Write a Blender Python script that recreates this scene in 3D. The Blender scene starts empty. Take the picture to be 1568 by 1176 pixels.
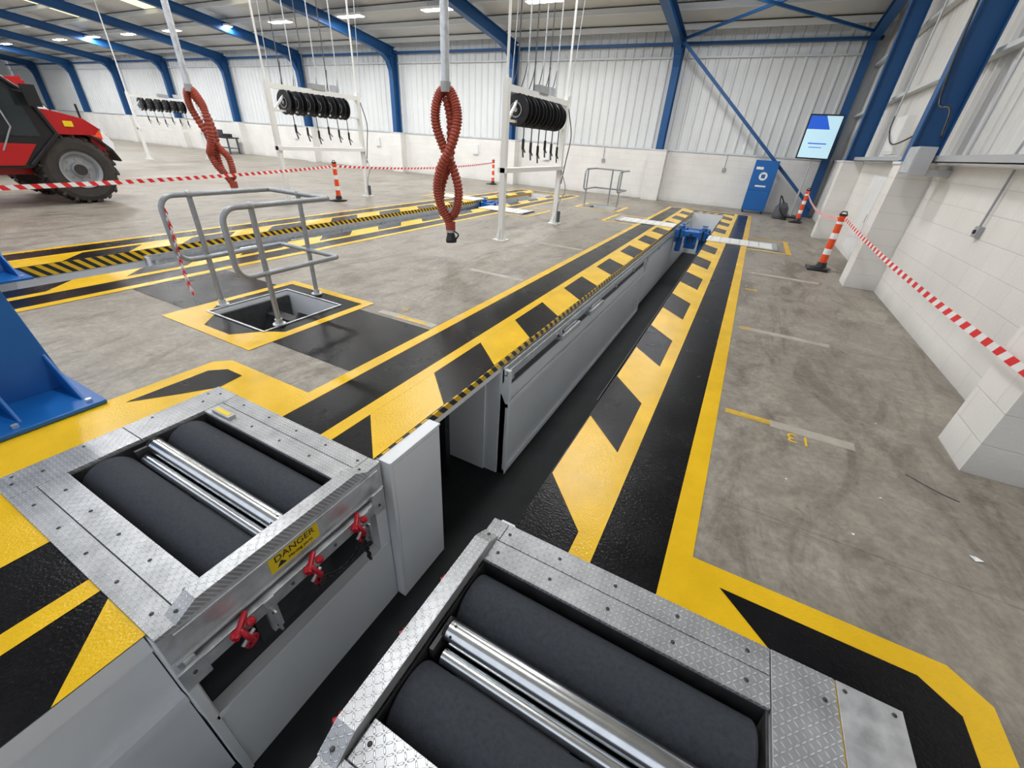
import bpy, bmesh, math, random
from mathutils import Vector, Matrix
random.seed(3)
scene=bpy.context.scene
# ---------------------------------------------------------------- camera
f,yaw,pit,rol=623.7155,0.459326,0.535274,0.06742
F=Vector((-math.sin(yaw)*math.cos(pit),math.cos(yaw)*math.cos(pit),-math.sin(pit)))
R0=Vector((math.cos(yaw),math.sin(yaw),0)); U0=R0.cross(F)
R=R0*math.cos(rol)+U0*math.sin(rol); U=-R0*math.sin(rol)+U0*math.cos(rol)
cd=bpy.data.cameras.new("camera"); cam=bpy.data.objects.new("camera",cd); scene.collection.objects.link(cam)
cd.sensor_width=36; cd.lens=f/1568*36; cd.clip_end=300; cd.clip_start=0.02
M=Matrix((R,U,-F)).transposed().to_4x4(); M.translation=Vector((0,0,1.7)); cam.matrix_world=M
scene.camera=cam
scene.view_settings.view_transform='Standard'

# ---------------------------------------------------------------- materials
def nmat(name):
    m=bpy.data.materials.new(name); m.use_nodes=True
    nt=m.node_tree; b=nt.nodes["Principled BSDF"]
    return m,nt,b
def N(nt,t,**k):
    n=nt.nodes.new(t)
    for a,v in k.items():
        if a in n.inputs: n.inputs[a].default_value=v
        else: setattr(n,a,v)
    return n
def mat(name,col,rough=.5,metal=0.,vary=.0,vscale=3.,bump=0.,bscale=60.,bdist=.002,emit=None,es=0,rvary=0,spec=None,coat=0):
    m,nt,b=nmat(name); L=nt.links
    b.inputs["Base Color"].default_value=(*col,1); b.inputs["Roughness"].default_value=rough; b.inputs["Metallic"].default_value=metal
    if coat: b.inputs["Coat Weight"].default_value=coat; b.inputs["Coat Roughness"].default_value=.1
    if spec is not None: b.inputs["Specular IOR Level"].default_value=spec
    if emit: b.inputs["Emission Color"].default_value=(*emit,1); b.inputs["Emission Strength"].default_value=es
    tc=N(nt,"ShaderNodeTexCoord")
    if vary or rvary:
        n=N(nt,"ShaderNodeTexNoise",Scale=vscale,Detail=6.,Roughness=.6); L.new(tc.outputs["Object"],n.inputs["Vector"])
        if vary:
            r=N(nt,"ShaderNodeMapRange"); L.new(n.outputs["Fac"],r.inputs[0]); r.inputs[1].default_value=.3; r.inputs[2].default_value=.7
            r.inputs[3].default_value=1-vary; r.inputs[4].default_value=1+vary*.5
            h=N(nt,"ShaderNodeHueSaturation"); h.inputs["Color"].default_value=(*col,1); L.new(r.outputs[0],h.inputs["Value"]); L.new(h.outputs[0],b.inputs["Base Color"])
        if rvary:
            r=N(nt,"ShaderNodeMapRange"); L.new(n.outputs["Fac"],r.inputs[0]); r.inputs[1].default_value=.3; r.inputs[2].default_value=.7
            r.inputs[3].default_value=max(.02,rough-rvary); r.inputs[4].default_value=rough+rvary; L.new(r.outputs[0],b.inputs["Roughness"])
    if bump:
        n2=N(nt,"ShaderNodeTexNoise",Scale=bscale,Detail=3.); L.new(tc.outputs["Object"],n2.inputs["Vector"])
        bp=N(nt,"ShaderNodeBump",Strength=bump,Distance=bdist); L.new(n2.outputs["Fac"],bp.inputs["Height"]); L.new(bp.outputs[0],b.inputs["Normal"])
    return m
YEL=mat("yellow_paint",(.86,.525,.010),.23,vary=.14,vscale=2.5,bump=1.,bscale=80,rvary=.05,spec=.42)
BLK=mat("black_paint",(.008,.008,.009),.24,vary=.4,vscale=3,bump=1.,bscale=80,rvary=.06,spec=.16)
BLUE=mat("blue_gloss_paint",(.006,.12,.42),.35,vary=.08,vscale=2)
SBLUE=mat("steel_blue_paint",(.006,.075,.23),.5)
WHT=mat("white_steel_paint",(.82,.84,.86),.4,vary=.05,vscale=2)
FRW=mat("cream_white_paint",(.80,.80,.77),.4)
PANEL=mat("pit_panel_grey",(.74,.76,.78),.4,vary=.06,vscale=1.5)
CONW=mat("white_render_wall",(.76,.77,.77),.7,vary=.08,vscale=2,bump=.2,bscale=30)
GALV=mat("galvanised_steel",(.66,.68,.70),.40,.7,vary=.22,vscale=14,rvary=.12)
TUBE=mat("galvanised_tube",(.38,.40,.43),.42,.5,vary=.15,vscale=20)
CHROME=mat("polished_steel_roller",(.78,.80,.82),.20,1.,vary=.10,vscale=20)
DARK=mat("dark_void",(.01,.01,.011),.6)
DKST=mat("dark_oily_steel_and_gap_shade",(.06,.06,.062),.5,.3,vary=.4,vscale=12)
BLKP=mat("black_plastic",(.012,.012,.014),.35)
RUB=mat("rubber_mat",(.016,.017,.018),.6,vary=.3,vscale=4,bump=.3,bscale=80,spec=.25)
GRIT=mat("gritted_roller",(.032,.038,.050),.75,vary=.35,vscale=60,bump=1.,bscale=420,bdist=.0025)
TYRE=mat("tyre_rubber",(.05,.043,.038),.8,vary=.3,vscale=4)
RED=mat("red_machine_paint",(.48,.010,.012),.3)
REDH=mat("red_shackle",(.42,.006,.018),.3)
HOSE=mat("red_brown_hose",(.34,.050,.024),.5,vary=.25,vscale=5)
TRED=mat("tape_red",(.78,.02,.03),.4); TWHT=mat("tape_white",(.88,.88,.88),.4)
ORG=mat("orange_plastic",(.85,.08,.012),.4)
GLASS=mat("dark_glass",(.02,.03,.035),.08)
ALU=mat("brushed_grey",(.50,.51,.53),.4,.4)
GREY=mat("grey_plastic",(.33,.34,.35),.5)
SIGNY=mat("warning_label_yellow",(.86,.64,.01),.4)
CABLE=mat("dark_cable",(.08,.085,.10),.5)
LAMP=mat("lamp_diffuser",(1,1,1),.5,emit=(1,.99,.97),es=36)
SKYL=mat("rooflight_sheet",(.9,.85,.65),.5,emit=(1,.92,.60),es=1.0)
ROOF=mat("roof_lining_white",(.60,.61,.60),.6,vary=.06,vscale=.5)
PURL=mat("galvanised_purlin",(.64,.66,.66),.5)

def mth(nt,op,a,bb=None,c=None):
    n=N(nt,"ShaderNodeMath",operation=op)
    for i,v in enumerate((a,bb,c)):
        if v is None: continue
        if isinstance(v,(int,float)): n.inputs[i].default_value=v
        else: nt.links.new(v,n.inputs[i])
    return n.outputs[0]
def checker_mat():
    m,nt,b=nmat("checker_plate"); L=nt.links
    tc=N(nt,"ShaderNodeTexCoord"); sp=N(nt,"ShaderNodeSeparateXYZ"); L.new(tc.outputs["Object"],sp.inputs[0])
    q=lambda op,a,bb=None: mth(nt,op,a,bb)
    s=1/.022
    X=q('MULTIPLY',sp.outputs[0],s); Y=q('MULTIPLY',q('ADD',sp.outputs[1],q('MULTIPLY',sp.outputs[2],.7)),s)
    u=q('SUBTRACT',q('FRACT',X),.5); v=q('SUBTRACT',q('FRACT',Y),.5)
    par=q('ABSOLUTE',q('SUBTRACT',q('FLOORED_MODULO',q('FLOOR',X),2.),q('FLOORED_MODULO',q('FLOOR',Y),2.)))
    a=q('POWER',q('ABSOLUTE',q('ADD',u,v)),2.); c=q('POWER',q('ABSOLUTE',q('SUBTRACT',u,v)),2.)
    d1=q('ADD',q('MULTIPLY',a,1.7),q('MULTIPLY',c,22.)); d2=q('ADD',q('MULTIPLY',a,22.),q('MULTIPLY',c,1.7))
    mx=q('ADD',q('MULTIPLY',d1,par),q('MULTIPLY',d2,q('SUBTRACT',1.,par)))
    mr=N(nt,"ShaderNodeMapRange",interpolation_type='SMOOTHSTEP'); L.new(mx,mr.inputs[0]); mr.inputs[1].default_value=1.1; mr.inputs[2].default_value=.3; mr.inputs[3].default_value=0; mr.inputs[4].default_value=1
    bp=N(nt,"ShaderNodeBump",Strength=1.,Distance=.004); L.new(mr.outputs[0],bp.inputs["Height"]); L.new(bp.outputs[0],b.inputs["Normal"])
    n=N(nt,"ShaderNodeTexNoise",Scale=9.,Detail=5.); L.new(tc.outputs["Object"],n.inputs["Vector"])
    r=N(nt,"ShaderNodeMapRange"); L.new(n.outputs["Fac"],r.inputs[0]); r.inputs[1].default_value=.3;r.inputs[2].default_value=.7;r.inputs[3].default_value=.42;r.inputs[4].default_value=.60
    v2=q('MULTIPLY',r.outputs[0],q('ADD',q('MULTIPLY',mr.outputs[0],.6),.86))
    cc=N(nt,"ShaderNodeCombineColor"); L.new(q('MULTIPLY',v2,.98),cc.inputs[0]); L.new(v2,cc.inputs[1]); L.new(q('MULTIPLY',v2,1.03),cc.inputs[2])
    L.new(cc.outputs[0],b.inputs["Base Color"])
    b.inputs["Metallic"].default_value=.5; b.inputs["Roughness"].default_value=.36
    return m
CHK=checker_mat()

def concrete_mat():
    m,nt,b=nmat("worn_concrete"); L=nt.links
    tc=N(nt,"ShaderNodeTexCoord")
    def noise(sc,dt,ro,di,mp=None): 
        n=N(nt,"ShaderNodeTexNoise",Scale=sc,Detail=dt,Roughness=ro,Distortion=di)
        if mp:
            k=N(nt,"ShaderNodeMapping"); k.inputs["Scale"].default_value=mp; k.inputs["Rotation"].default_value=(0,0,.15); L.new(tc.outputs["Object"],k.inputs[0]); L.new(k.outputs[0],n.inputs["Vector"])
        else: L.new(tc.outputs["Object"],n.inputs["Vector"])
        return n
    n1=noise(.5,8.,.65,.6); n2=noise(4.,10.,.75,.4); n3=noise(70.,3.,.5,0.); n4=noise(1.6,8.,.7,1.2,(1.6,.5,1)); n5=noise(22.,6.,.7,0.); n6=noise(2.2,8.,.8,2.6,(.8,2.2,1))
    def ramp(src,p0,c0,p1,c1):
        c=N(nt,"ShaderNodeValToRGB"); e=c.color_ramp.elements; e[0].position=p0; e[0].color=(*c0,1); e[1].position=p1; e[1].color=(*c1,1); L.new(src,c.inputs[0]); return c.outputs[0]
    def mul(a,bb,fac=1.):
        mx=N(nt,"ShaderNodeMix",data_type='RGBA',blend_type='MULTIPLY'); mx.inputs[0].default_value=fac; L.new(a,mx.inputs[6]); L.new(bb,mx.inputs[7]); return mx.outputs[2]
    c=ramp(n1.outputs["Fac"],.32,(.285,.250,.205),.68,(.41,.378,.325))
    c=mul(c,ramp(n2.outputs["Fac"],.36,(.70,.685,.67),.62,(1.08,1.08,1.08)))
    c=mul(c,ramp(n4.outputs["Fac"],.38,(.62,.60,.58),.50,(1,1,1)),.85)
    c=mul(c,ramp(n6.outputs["Fac"],.34,(.58,.56,.54),.42,(1,1,1)),.7)
    c=mul(c,ramp(n5.outputs["Fac"],.34,(.80,.79,.78),.6,(1.05,1.05,1.05)))
    br=N(nt,"ShaderNodeTexBrick"); br.offset=0; br.inputs["Scale"].default_value=1; br.inputs["Brick Width"].default_value=2.9; br.inputs["Row Height"].default_value=2.1; br.inputs["Mortar Size"].default_value=.004
    br.inputs["Color1"].default_value=(1,1,1,1); br.inputs["Color2"].default_value=(.95,.95,.95,1); br.inputs["Mortar"].default_value=(.72,.70,.68,1)
    L.new(tc.outputs["Object"],br.inputs["Vector"])
    c=mul(c,br.outputs["Color"])
    L.new(c,b.inputs["Base Color"])
    r=N(nt,"ShaderNodeMapRange"); L.new(n2.outputs["Fac"],r.inputs[0]); r.inputs[1].default_value=.3;r.inputs[2].default_value=.7;r.inputs[3].default_value=.34;r.inputs[4].default_value=.58
    L.new(r.outputs[0],b.inputs["Roughness"])
    bp=N(nt,"ShaderNodeBump",Strength=.3,Distance=.002); L.new(n3.outputs["Fac"],bp.inputs["Height"]); L.new(bp.outputs[0],b.inputs["Normal"])
    return m
CONC=concrete_mat()

def block_mat(name,axis):
    m,nt,b=nmat(name); L=nt.links
    tc=N(nt,"ShaderNodeTexCoord"); sp=N(nt,"ShaderNodeSeparateXYZ"); L.new(tc.outputs["Object"],sp.inputs[0])
    cb=N(nt,"ShaderNodeCombineXYZ"); L.new(sp.outputs[axis],cb.inputs[0]); L.new(sp.outputs[2],cb.inputs[1])
    br=N(nt,"ShaderNodeTexBrick"); br.inputs["Scale"].default_value=1; br.inputs["Brick Width"].default_value=.45; br.inputs["Row Height"].default_value=.225; br.inputs["Mortar Size"].default_value=.006; br.inputs["Mortar Smooth"].default_value=.5
    br.inputs["Color1"].default_value=(.80,.785,.75,1); br.inputs["Color2"].default_value=(.78,.765,.73,1); br.inputs["Mortar"].default_value=(.72,.70,.665,1)
    L.new(cb.outputs[0],br.inputs["Vector"])
    n=N(nt,"ShaderNodeTexNoise",Scale=1.3,Detail=6.); L.new(tc.outputs["Object"],n.inputs["Vector"])
    r=N(nt,"ShaderNodeMapRange"); L.new(n.outputs["Fac"],r.inputs[0]); r.inputs[1].default_value=.3;r.inputs[2].default_value=.7;r.inputs[3].default_value=.93;r.inputs[4].default_value=1.03
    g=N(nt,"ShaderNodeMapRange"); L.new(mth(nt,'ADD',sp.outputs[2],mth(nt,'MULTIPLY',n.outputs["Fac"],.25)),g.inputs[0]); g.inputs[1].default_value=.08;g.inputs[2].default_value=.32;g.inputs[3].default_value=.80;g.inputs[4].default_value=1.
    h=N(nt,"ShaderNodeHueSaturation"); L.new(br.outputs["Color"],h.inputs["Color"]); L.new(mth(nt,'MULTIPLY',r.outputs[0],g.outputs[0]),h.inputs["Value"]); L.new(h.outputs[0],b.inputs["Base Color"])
    b.inputs["Roughness"].default_value=.55
    n3=N(nt,"ShaderNodeTexNoise",Scale=45.,Detail=3.); L.new(tc.outputs["Object"],n3.inputs["Vector"])
    sub=N(nt,"ShaderNodeMath",operation='SUBTRACT'); L.new(n3.outputs["Fac"],sub.inputs[0]); L.new(br.outputs["Fac"],sub.inputs[1])
    bp=N(nt,"ShaderNodeBump",Strength=.5,Distance=.004); L.new(sub.outputs[0],bp.inputs["Height"]); L.new(bp.outputs[0],b.inputs["Normal"])
    return m
BLKX=block_mat("painted_blockwork_x",0); BLKY=block_mat("painted_blockwork_y",1)
CLAD=mat("white_cladding",(.72,.74,.74),.5,vary=.06,vscale=.6)
CLADW=mat("warm_cladding",(.68,.67,.64),.5,vary=.08,vscale=.6)

# ---------------------------------------------------------------- mesh builder
class MB:
    def __init__(s): s.bm=bmesh.new(); s.mats=[]
    def mi(s,m):
        if m not in s.mats: s.mats.append(m)
        return s.mats.index(m)
    def poly(s,pts,m,smooth=False):
        vs=[s.bm.verts.new(p) for p in pts]
        fc=s.bm.faces.new(vs); fc.material_index=s.mi(m); fc.smooth=smooth; return fc
    def hexa(s,p,m):
        vs=[s.bm.verts.new(q) for q in p]
        for idx in ((3,2,1,0),(4,5,6,7),(0,1,5,4),(1,2,6,5),(2,3,7,6),(3,0,4,7)):
            fc=s.bm.faces.new([vs[i] for i in idx]); fc.material_index=s.mi(m)
    def box(s,x0,x1,y0,y1,z0,z1,m):
        if x0>x1:x0,x1=x1,x0
        if y0>y1:y0,y1=y1,y0
        if z0>z1:z0,z1=z1,z0
        s.hexa([(x0,y0,z0),(x1,y0,z0),(x1,y1,z0),(x0,y1,z0),(x0,y0,z1),(x1,y0,z1),(x1,y1,z1),(x0,y1,z1)],m)
    def beam(s,a,b,w,h,m,up=(0,0,1)):
        a=Vector(a);b=Vector(b);d=(b-a).normalized();up=Vector(up)
        sd=d.cross(up); 
        if sd.length<1e-4: sd=d.cross(Vector((1,0,0)))
        sd.normalize(); u=sd.cross(d)
        o=[(-1,-1),(1,-1),(1,1),(-1,1)]
        s.hexa([tuple(a+sd*i*w/2+u*j*h/2) for i,j in o]+[tuple(b+sd*i*w/2+u*j*h/2) for i,j in o],m)
    def ibeam(s,a,b,w,h,m,up=(0,0,1),t=.02):
        a=Vector(a);b=Vector(b);d=(b-a).normalized();up=Vector(up)
        sd=d.cross(up).normalized(); u=sd.cross(d)
        s.beam(a+u*(h/2-t/2),b+u*(h/2-t/2),w,t,m,up); s.beam(a-u*(h/2-t/2),b-u*(h/2-t/2),w,t,m,up); s.beam(a,b,t,h-2*t,m,up)
    def prism(s,pts,off,m):
        off=Vector(off); n=len(pts)
        a=[s.bm.verts.new(p) for p in pts]; b=[s.bm.verts.new(Vector(p)+off) for p in pts]; k=s.mi(m)
        for fc in [s.bm.faces.new(a[::-1]),s.bm.faces.new(b)]+[s.bm.faces.new([a[i],a[(i+1)%n],b[(i+1)%n],b[i]]) for i in range(n)]: fc.material_index=k
    def frame(s,d):
        d=Vector(d).normalized(); t=Vector((0,0,1)) if abs(d.z)<.9 else Vector((1,0,0))
        a=d.cross(t).normalized(); return a,d.cross(a).normalized()
    def lathe(s,o,d,prof,m,seg=24,caps=True):
        o=Vector(o);d=Vector(d).normalized();a,b=s.frame(d)
        for i in range(len(prof)-1):
            r0,h0=prof[i][:2];r1,h1=prof[i+1][:2]; mm=prof[i][2] if len(prof[i])>2 else m
            ra=[s.bm.verts.new(o+d*h0+(a*math.cos(t)+b*math.sin(t))*r0) for t in [2*math.pi*k/seg for k in range(seg)]] if r0>0 else None
            rb=[s.bm.verts.new(o+d*h1+(a*math.cos(t)+b*math.sin(t))*r1) for t in [2*math.pi*k/seg for k in range(seg)]] if r1>0 else None
            k=s.mi(mm)
            if ra and rb:
                for j in range(seg):
                    fc=s.bm.faces.new([ra[j],ra[(j+1)%seg],rb[(j+1)%seg],rb[j]]); fc.material_index=k; fc.smooth=True
            elif ra: fc=s.bm.faces.new(ra); fc.material_index=k
            elif rb: fc=s.bm.faces.new(rb[::-1]); fc.material_index=k
    def cyl(s,a,b,r,m,seg=16,r2=None,cm=None):
        a=Vector(a);b=Vector(b);L=(b-a).length; r2=r if r2 is None else r2; cm=cm or m
        s.lathe(a,b-a,[(0,0,cm),(r,0,m),(r2,L,cm),(0,L)],m,seg)
    def tube(s,pts,r,m,seg=10,rf=None,closed=False):
        pts=[Vector(p) for p in pts]; n=len(pts); rings=[]; prev=None
        for i,p in enumerate(pts):
            t=(pts[min(i+1,n-1)]-pts[max(i-1,0)])
            if t.length<1e-7: t=Vector((0,0,1))
            t.normalize()
            if prev is None: a,_=s.frame(t)
            else:
                a=prev-t*prev.dot(t)
                if a.length<1e-5: a,_=s.frame(t)
                a.normalize()
            prev=a; b=t.cross(a); rr=r if rf is None else rf(i)
            rings.append([s.bm.verts.new(p+(a*math.cos(q)+b*math.sin(q))*rr) for q in [2*math.pi*k/seg for k in range(seg)]])
        k=s.mi(m)
        for i in range(n-1):
            for j in range(seg):
                fc=s.bm.faces.new([rings[i][j],rings[i][(j+1)%seg],rings[i+1][(j+1)%seg],rings[i+1][j]]); fc.material_index=k; fc.smooth=True
        for rg in (rings[0][::-1],rings[-1]):
            fc=s.bm.faces.new(rg); fc.material_index=k
    def torus(s,c,ax,Rr,r,m,seg=20,sg=8,sx=1.,e=None):
        c=Vector(c);a,b=s.frame(ax)
        if e is not None: a=Vector(e).normalized(); b=Vector(ax).normalized().cross(a)
        ax=Vector(ax).normalized(); rings=[];k=s.mi(m)
        for i in range(seg):
            t=2*math.pi*i/seg; p=c+a*math.cos(t)*Rr*sx+b*math.sin(t)*Rr; n=(a*math.cos(t)/sx+b*math.sin(t)).normalized()
            rings.append([s.bm.verts.new(p+(n*math.cos(q)+ax*math.sin(q))*r) for q in [2*math.pi*j/sg for j in range(sg)]])
        for i in range(seg):
            for j in range(sg):
                fc=s.bm.faces.new([rings[i][j],rings[(i+1)%seg][j],rings[(i+1)%seg][(j+1)%sg],rings[i][(j+1)%sg]]); fc.material_index=k; fc.smooth=True
    def sphere(s,c,r,m,sz=1.):
        pr=[(0,-r*sz)]+[(r*math.cos(t),r*sz*math.sin(t)) for t in [math.pi*(-.5+i/8) for i in range(1,8)]]+[(0,r*sz)]
        s.lathe(c,(0,0,1),pr,m,14)
    def done(s,name,bevel=0,parent=None):
        bmesh.ops.recalc_face_normals(s.bm,faces=s.bm.faces)
        me=bpy.data.meshes.new(name); s.bm.to_mesh(me); s.bm.free()
        for m in s.mats: me.materials.append(m)
        o=bpy.data.objects.new(name,me); scene.collection.objects.link(o)
        if bevel:
            bv=o.modifiers.new("bevel","BEVEL"); bv.width=bevel; bv.segments=2; bv.limit_method='ANGLE'; bv.angle_limit=math.radians(50); bv.harden_normals=False
        if parent: o.parent=parent
        return o
def smooth_path(pts,n=12):
    P=[Vector(p) for p in pts]; P=[P[0]*2-P[1]]+P+[P[-1]*2-P[-2]]; out=[]
    for i in range(1,len(P)-2):
        p0,p1,p2,p3=P[i-1:i+3]
        for k in range(n):
            t=k/n; out.append(.5*((2*p1)+(-p0+p2)*t+(2*p0-5*p1+4*p2-p3)*t*t+(-p0+3*p1-3*p2+p3)*t**3))
    out.append(P[-2]); return out
def text(body,size,loc,rot,m,name,parent=None,ext=.0005):
    cu=bpy.data.curves.new(name,"FONT"); cu.body=body; cu.size=size; cu.extrude=ext; cu.align_x='CENTER'; cu.align_y='CENTER'; cu.materials.append(m)
    o=bpy.data.objects.new(name,cu); scene.collection.objects.link(o); o.matrix_world=Matrix.Translation(loc)@rot
    if parent: o.parent=parent
    return o

# ---------------------------------------------------------------- dims
PITCH=-6.18
XW=2.15; YB=19.0; YN=-5.0; XL=-62.; PD=-1.35; PE=16.2
BH=1.75
XR=-.57; XLE=-1.55
def roofz(y): return 5.15+.12*(YB-y)
# ---------------------------------------------------------------- floor with pit openings
holes=[]
for k in (0,1):
    o=PITCH*k
    holes+=[(XLE+o,XR+o,YN,PE)]
    if k==0: holes+=[(-3.07+o,XLE+o,.13,1.30),(XR+o,.81+o,.13,1.30)]
holes+=[(-4.6,-3.72,2.1,3.0),(-4.75,-3.75,14.0,15.0)]
xs=sorted({XL,XW}|{h[0] for h in holes}|{h[1] for h in holes}); ys=sorted({YN,YB}|{h[2] for h in holes}|{h[3] for h in holes})
b=MB()
for i in range(len(xs)-1):
    for j in range(len(ys)-1):
        cx,cy=(xs[i]+xs[i+1])/2,(ys[j]+ys[j+1])/2
        if any(h[0]<cx<h[1] and h[2]<cy<h[3] for h in holes): continue
        b.poly([(xs[i],ys[j],0),(xs[i+1],ys[j],0),(xs[i+1],ys[j+1],0),(xs[i],ys[j+1],0)],CONC)
b.done("floor")

# ---------------------------------------------------------------- floor paint
def P(b,pts,z,m): b.poly([(x,y,z) for x,y in pts],m)
def rc(b,x0,x1,y0,y1,z,m): P(b,[(x0,y0),(x1,y0),(x1,y1),(x0,y1)],z,m)
for k in (0,1):
    o=PITCH*k; b=MB()
    for (ya,yb) in (((1.30,16.9),(YN,.13)) if k==0 else ((YN,16.9),)):
        rc(b,XR+o,.2+o,ya,yb,.002,BLK); rc(b,-2.42+o,XLE+o,ya,yb,.002,BLK)
        rc(b,.14+o,.26+o,ya,yb,.004,YEL); rc(b,-2.48+o,-2.37+o,ya,yb,.004,YEL)
        rc(b,-.28+o,-.17+o,ya,yb,.004,YEL); rc(b,-2.0+o,-1.9+o,ya,yb,.004,YEL)
        def clipadd(pts):
            for lim,sg in ((ya,1),(yb,-1)):
                out=[]
                for i in range(len(pts)):
                    p,q=pts[i],pts[(i+1)%len(pts)]; dp,dq=(p[1]-lim)*sg,(q[1]-lim)*sg
                    if dp>=0: out.append(p)
                    if dp*dq<0: t=dp/(dp-dq); out.append((p[0]+(q[0]-p[0])*t,lim))
                pts=out
                if len(pts)<3: return
            P(b,pts,.0035,YEL)
        for n in range(-5,11):
            y=1.78+1.42*n; clipadd([(XR+o,y),(-.28+o,y-.33),(-.28+o,y+.40),(XR+o,y+.71)])
            y=1.31+1.45*n; clipadd([(XLE+o,y),(XLE+o,y+.71),(-1.9+o,y+1.05),(-1.9+o,y+.33)])
    rc(b,XLE+o,XR+o,PE,16.9,.002,BLK); rc(b,-2.48+o,.26+o,16.9,17.02,.004,YEL)
    for n in range(4):
        x=XLE+.1+n*.25; P(b,[(x+o,PE+.05),(x+.12+o,PE+.05),(x+.24+o,PE+.4),(x+.12+o,PE+.4)],.004,YEL)
    if k==0:
        P(b,[(.2+o,YN),(1.34+o,YN),(1.34+o,1.5),(1.23+o,1.6),(.2+o,1.6),(.2+o,1.30),(.81+o,1.30),(.81+o,.13),(.2+o,.13)],.0028,YEL)
        P(b,[(.39+o,1.49),(.59+o,1.302),(1.02+o,1.302),(1.02+o,YN),(1.22+o,YN),(1.22+o,1.40),(1.11+o,1.49)],.0045,BLK)
        P(b,[(-3.5+o,YN),(-2.42+o,YN),(-2.42+o,.13),(-3.07+o,.13),(-3.07+o,1.30),(-2.42+o,1.30),(-2.42+o,1.6),(-3.4+o,1.6),(-3.5+o,1.5)],.0028,YEL)
        P(b,[(-3.38+o,.85),(-3.2+o,1.1),(-3.07+o,1.3),(-3.1+o,1.49),(-3.28+o,1.49),(-3.38+o,1.40)],.0045,BLK)
    rc(b,.26+o,1.12+o,10.45,10.55,.004,YEL); rc(b,1.02+o,1.12+o,10.55,12.1,.004,YEL); rc(b,.26+o,1.12+o,12.1,12.2,.004,YEL)
    rc(b,-3.3+o,-2.48+o,11.6,11.7,.004,YEL); rc(b,-3.4+o,-3.3+o,11.6,13.2,.004,YEL); rc(b,-3.3+o,-2.48+o,13.1,13.2,.004,YEL)
    b.done("painted_safety_markings")
b=MB()
def ring(x0,x1,y0,y1,t,z,m):
    rc(b,x0,x1,y0,y0+t,z,m); rc(b,x0,x1,y1-t,y1,z,m); rc(b,x0,x0+t,y0+t,y1-t,z,m); rc(b,x1-t,x1,y0+t,y1-t,z,m)
hx=(-4.6,-3.72,2.1,3.0)
def holering(x0,x1,y0,y1,hx,z,m):
    rc(b,x0,x1,y0,hx[2],z,m); rc(b,x0,x1,hx[3],y1,z,m); rc(b,x0,hx[0],hx[2],hx[3],z,m); rc(b,hx[1],x1,hx[2],hx[3],z,m)
holering(-4.85,-3.46,1.78,3.28,hx,.002,BLK)
ring(-4.85,-3.46,1.78,3.28,.10,.004,YEL)
P(b,[(-4.75,1.88),(-4.3,1.88),(-4.5,2.1),(-4.6,2.1),(-4.75,2.3)],.004,YEL); P(b,[(-3.9,1.88),(-3.56,1.88),(-3.56,2.2),(-3.72,2.1)],.004,YEL)
rc(b,-3.46,-2.48,2.0,3.05,.002,BLK); rc(b,-5.9,-4.85,2.0,3.05,.002,BLK)
b.done("painted_hatch_markings")
b=MB(); ring(-5.0,-3.5,13.75,15.25,.12,.004,YEL); b.done("painted_hatch_markings")
OLDY=mat("worn_yellow_paint",(.72,.46,.05),.5,vary=.35,vscale=12); OLDP=mat("patched_concrete",(.46,.42,.36),.5,vary=.25,vscale=5)
b=MB()
rc(b,.31,.62,3.12,3.19,.0015,OLDY); rc(b,.62,1.15,3.10,3.2,.001,OLDP)
rc(b,.33,1.22,5.15,5.25,.001,OLDP); rc(b,.33,.45,5.17,5.23,.002,OLDY); rc(b,.4,1.4,8.15,8.27,.001,OLDP)
rc(b,-3.43,-2.52,5.18,5.28,.001,OLDP); rc(b,-3.25,-2.5,3.1,3.2,.003,OLDP); rc(b,-3.0,-2.6,3.12,3.18,.0035,OLDY); rc(b,-3.43,-2.52,7.7,7.8,.001,OLDP)
rc(b,.34,.5,7.0,7.06,.002,OLDY)
b.done("worn_bay_lines")
NUMY=mat("number_paint_yellow",(.82,.52,.03),.45)
text("13",.17,Vector((.80,3.03,.003)),Matrix.Rotation(math.pi,4,'Z'),NUMY,"painted_bay_number",ext=0)
text("9",.13,Vector((-3.05,3.36,.0045)),Matrix.Rotation(math.pi,4,'Z'),NUMY,"painted_bay_number",ext=0)

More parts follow.
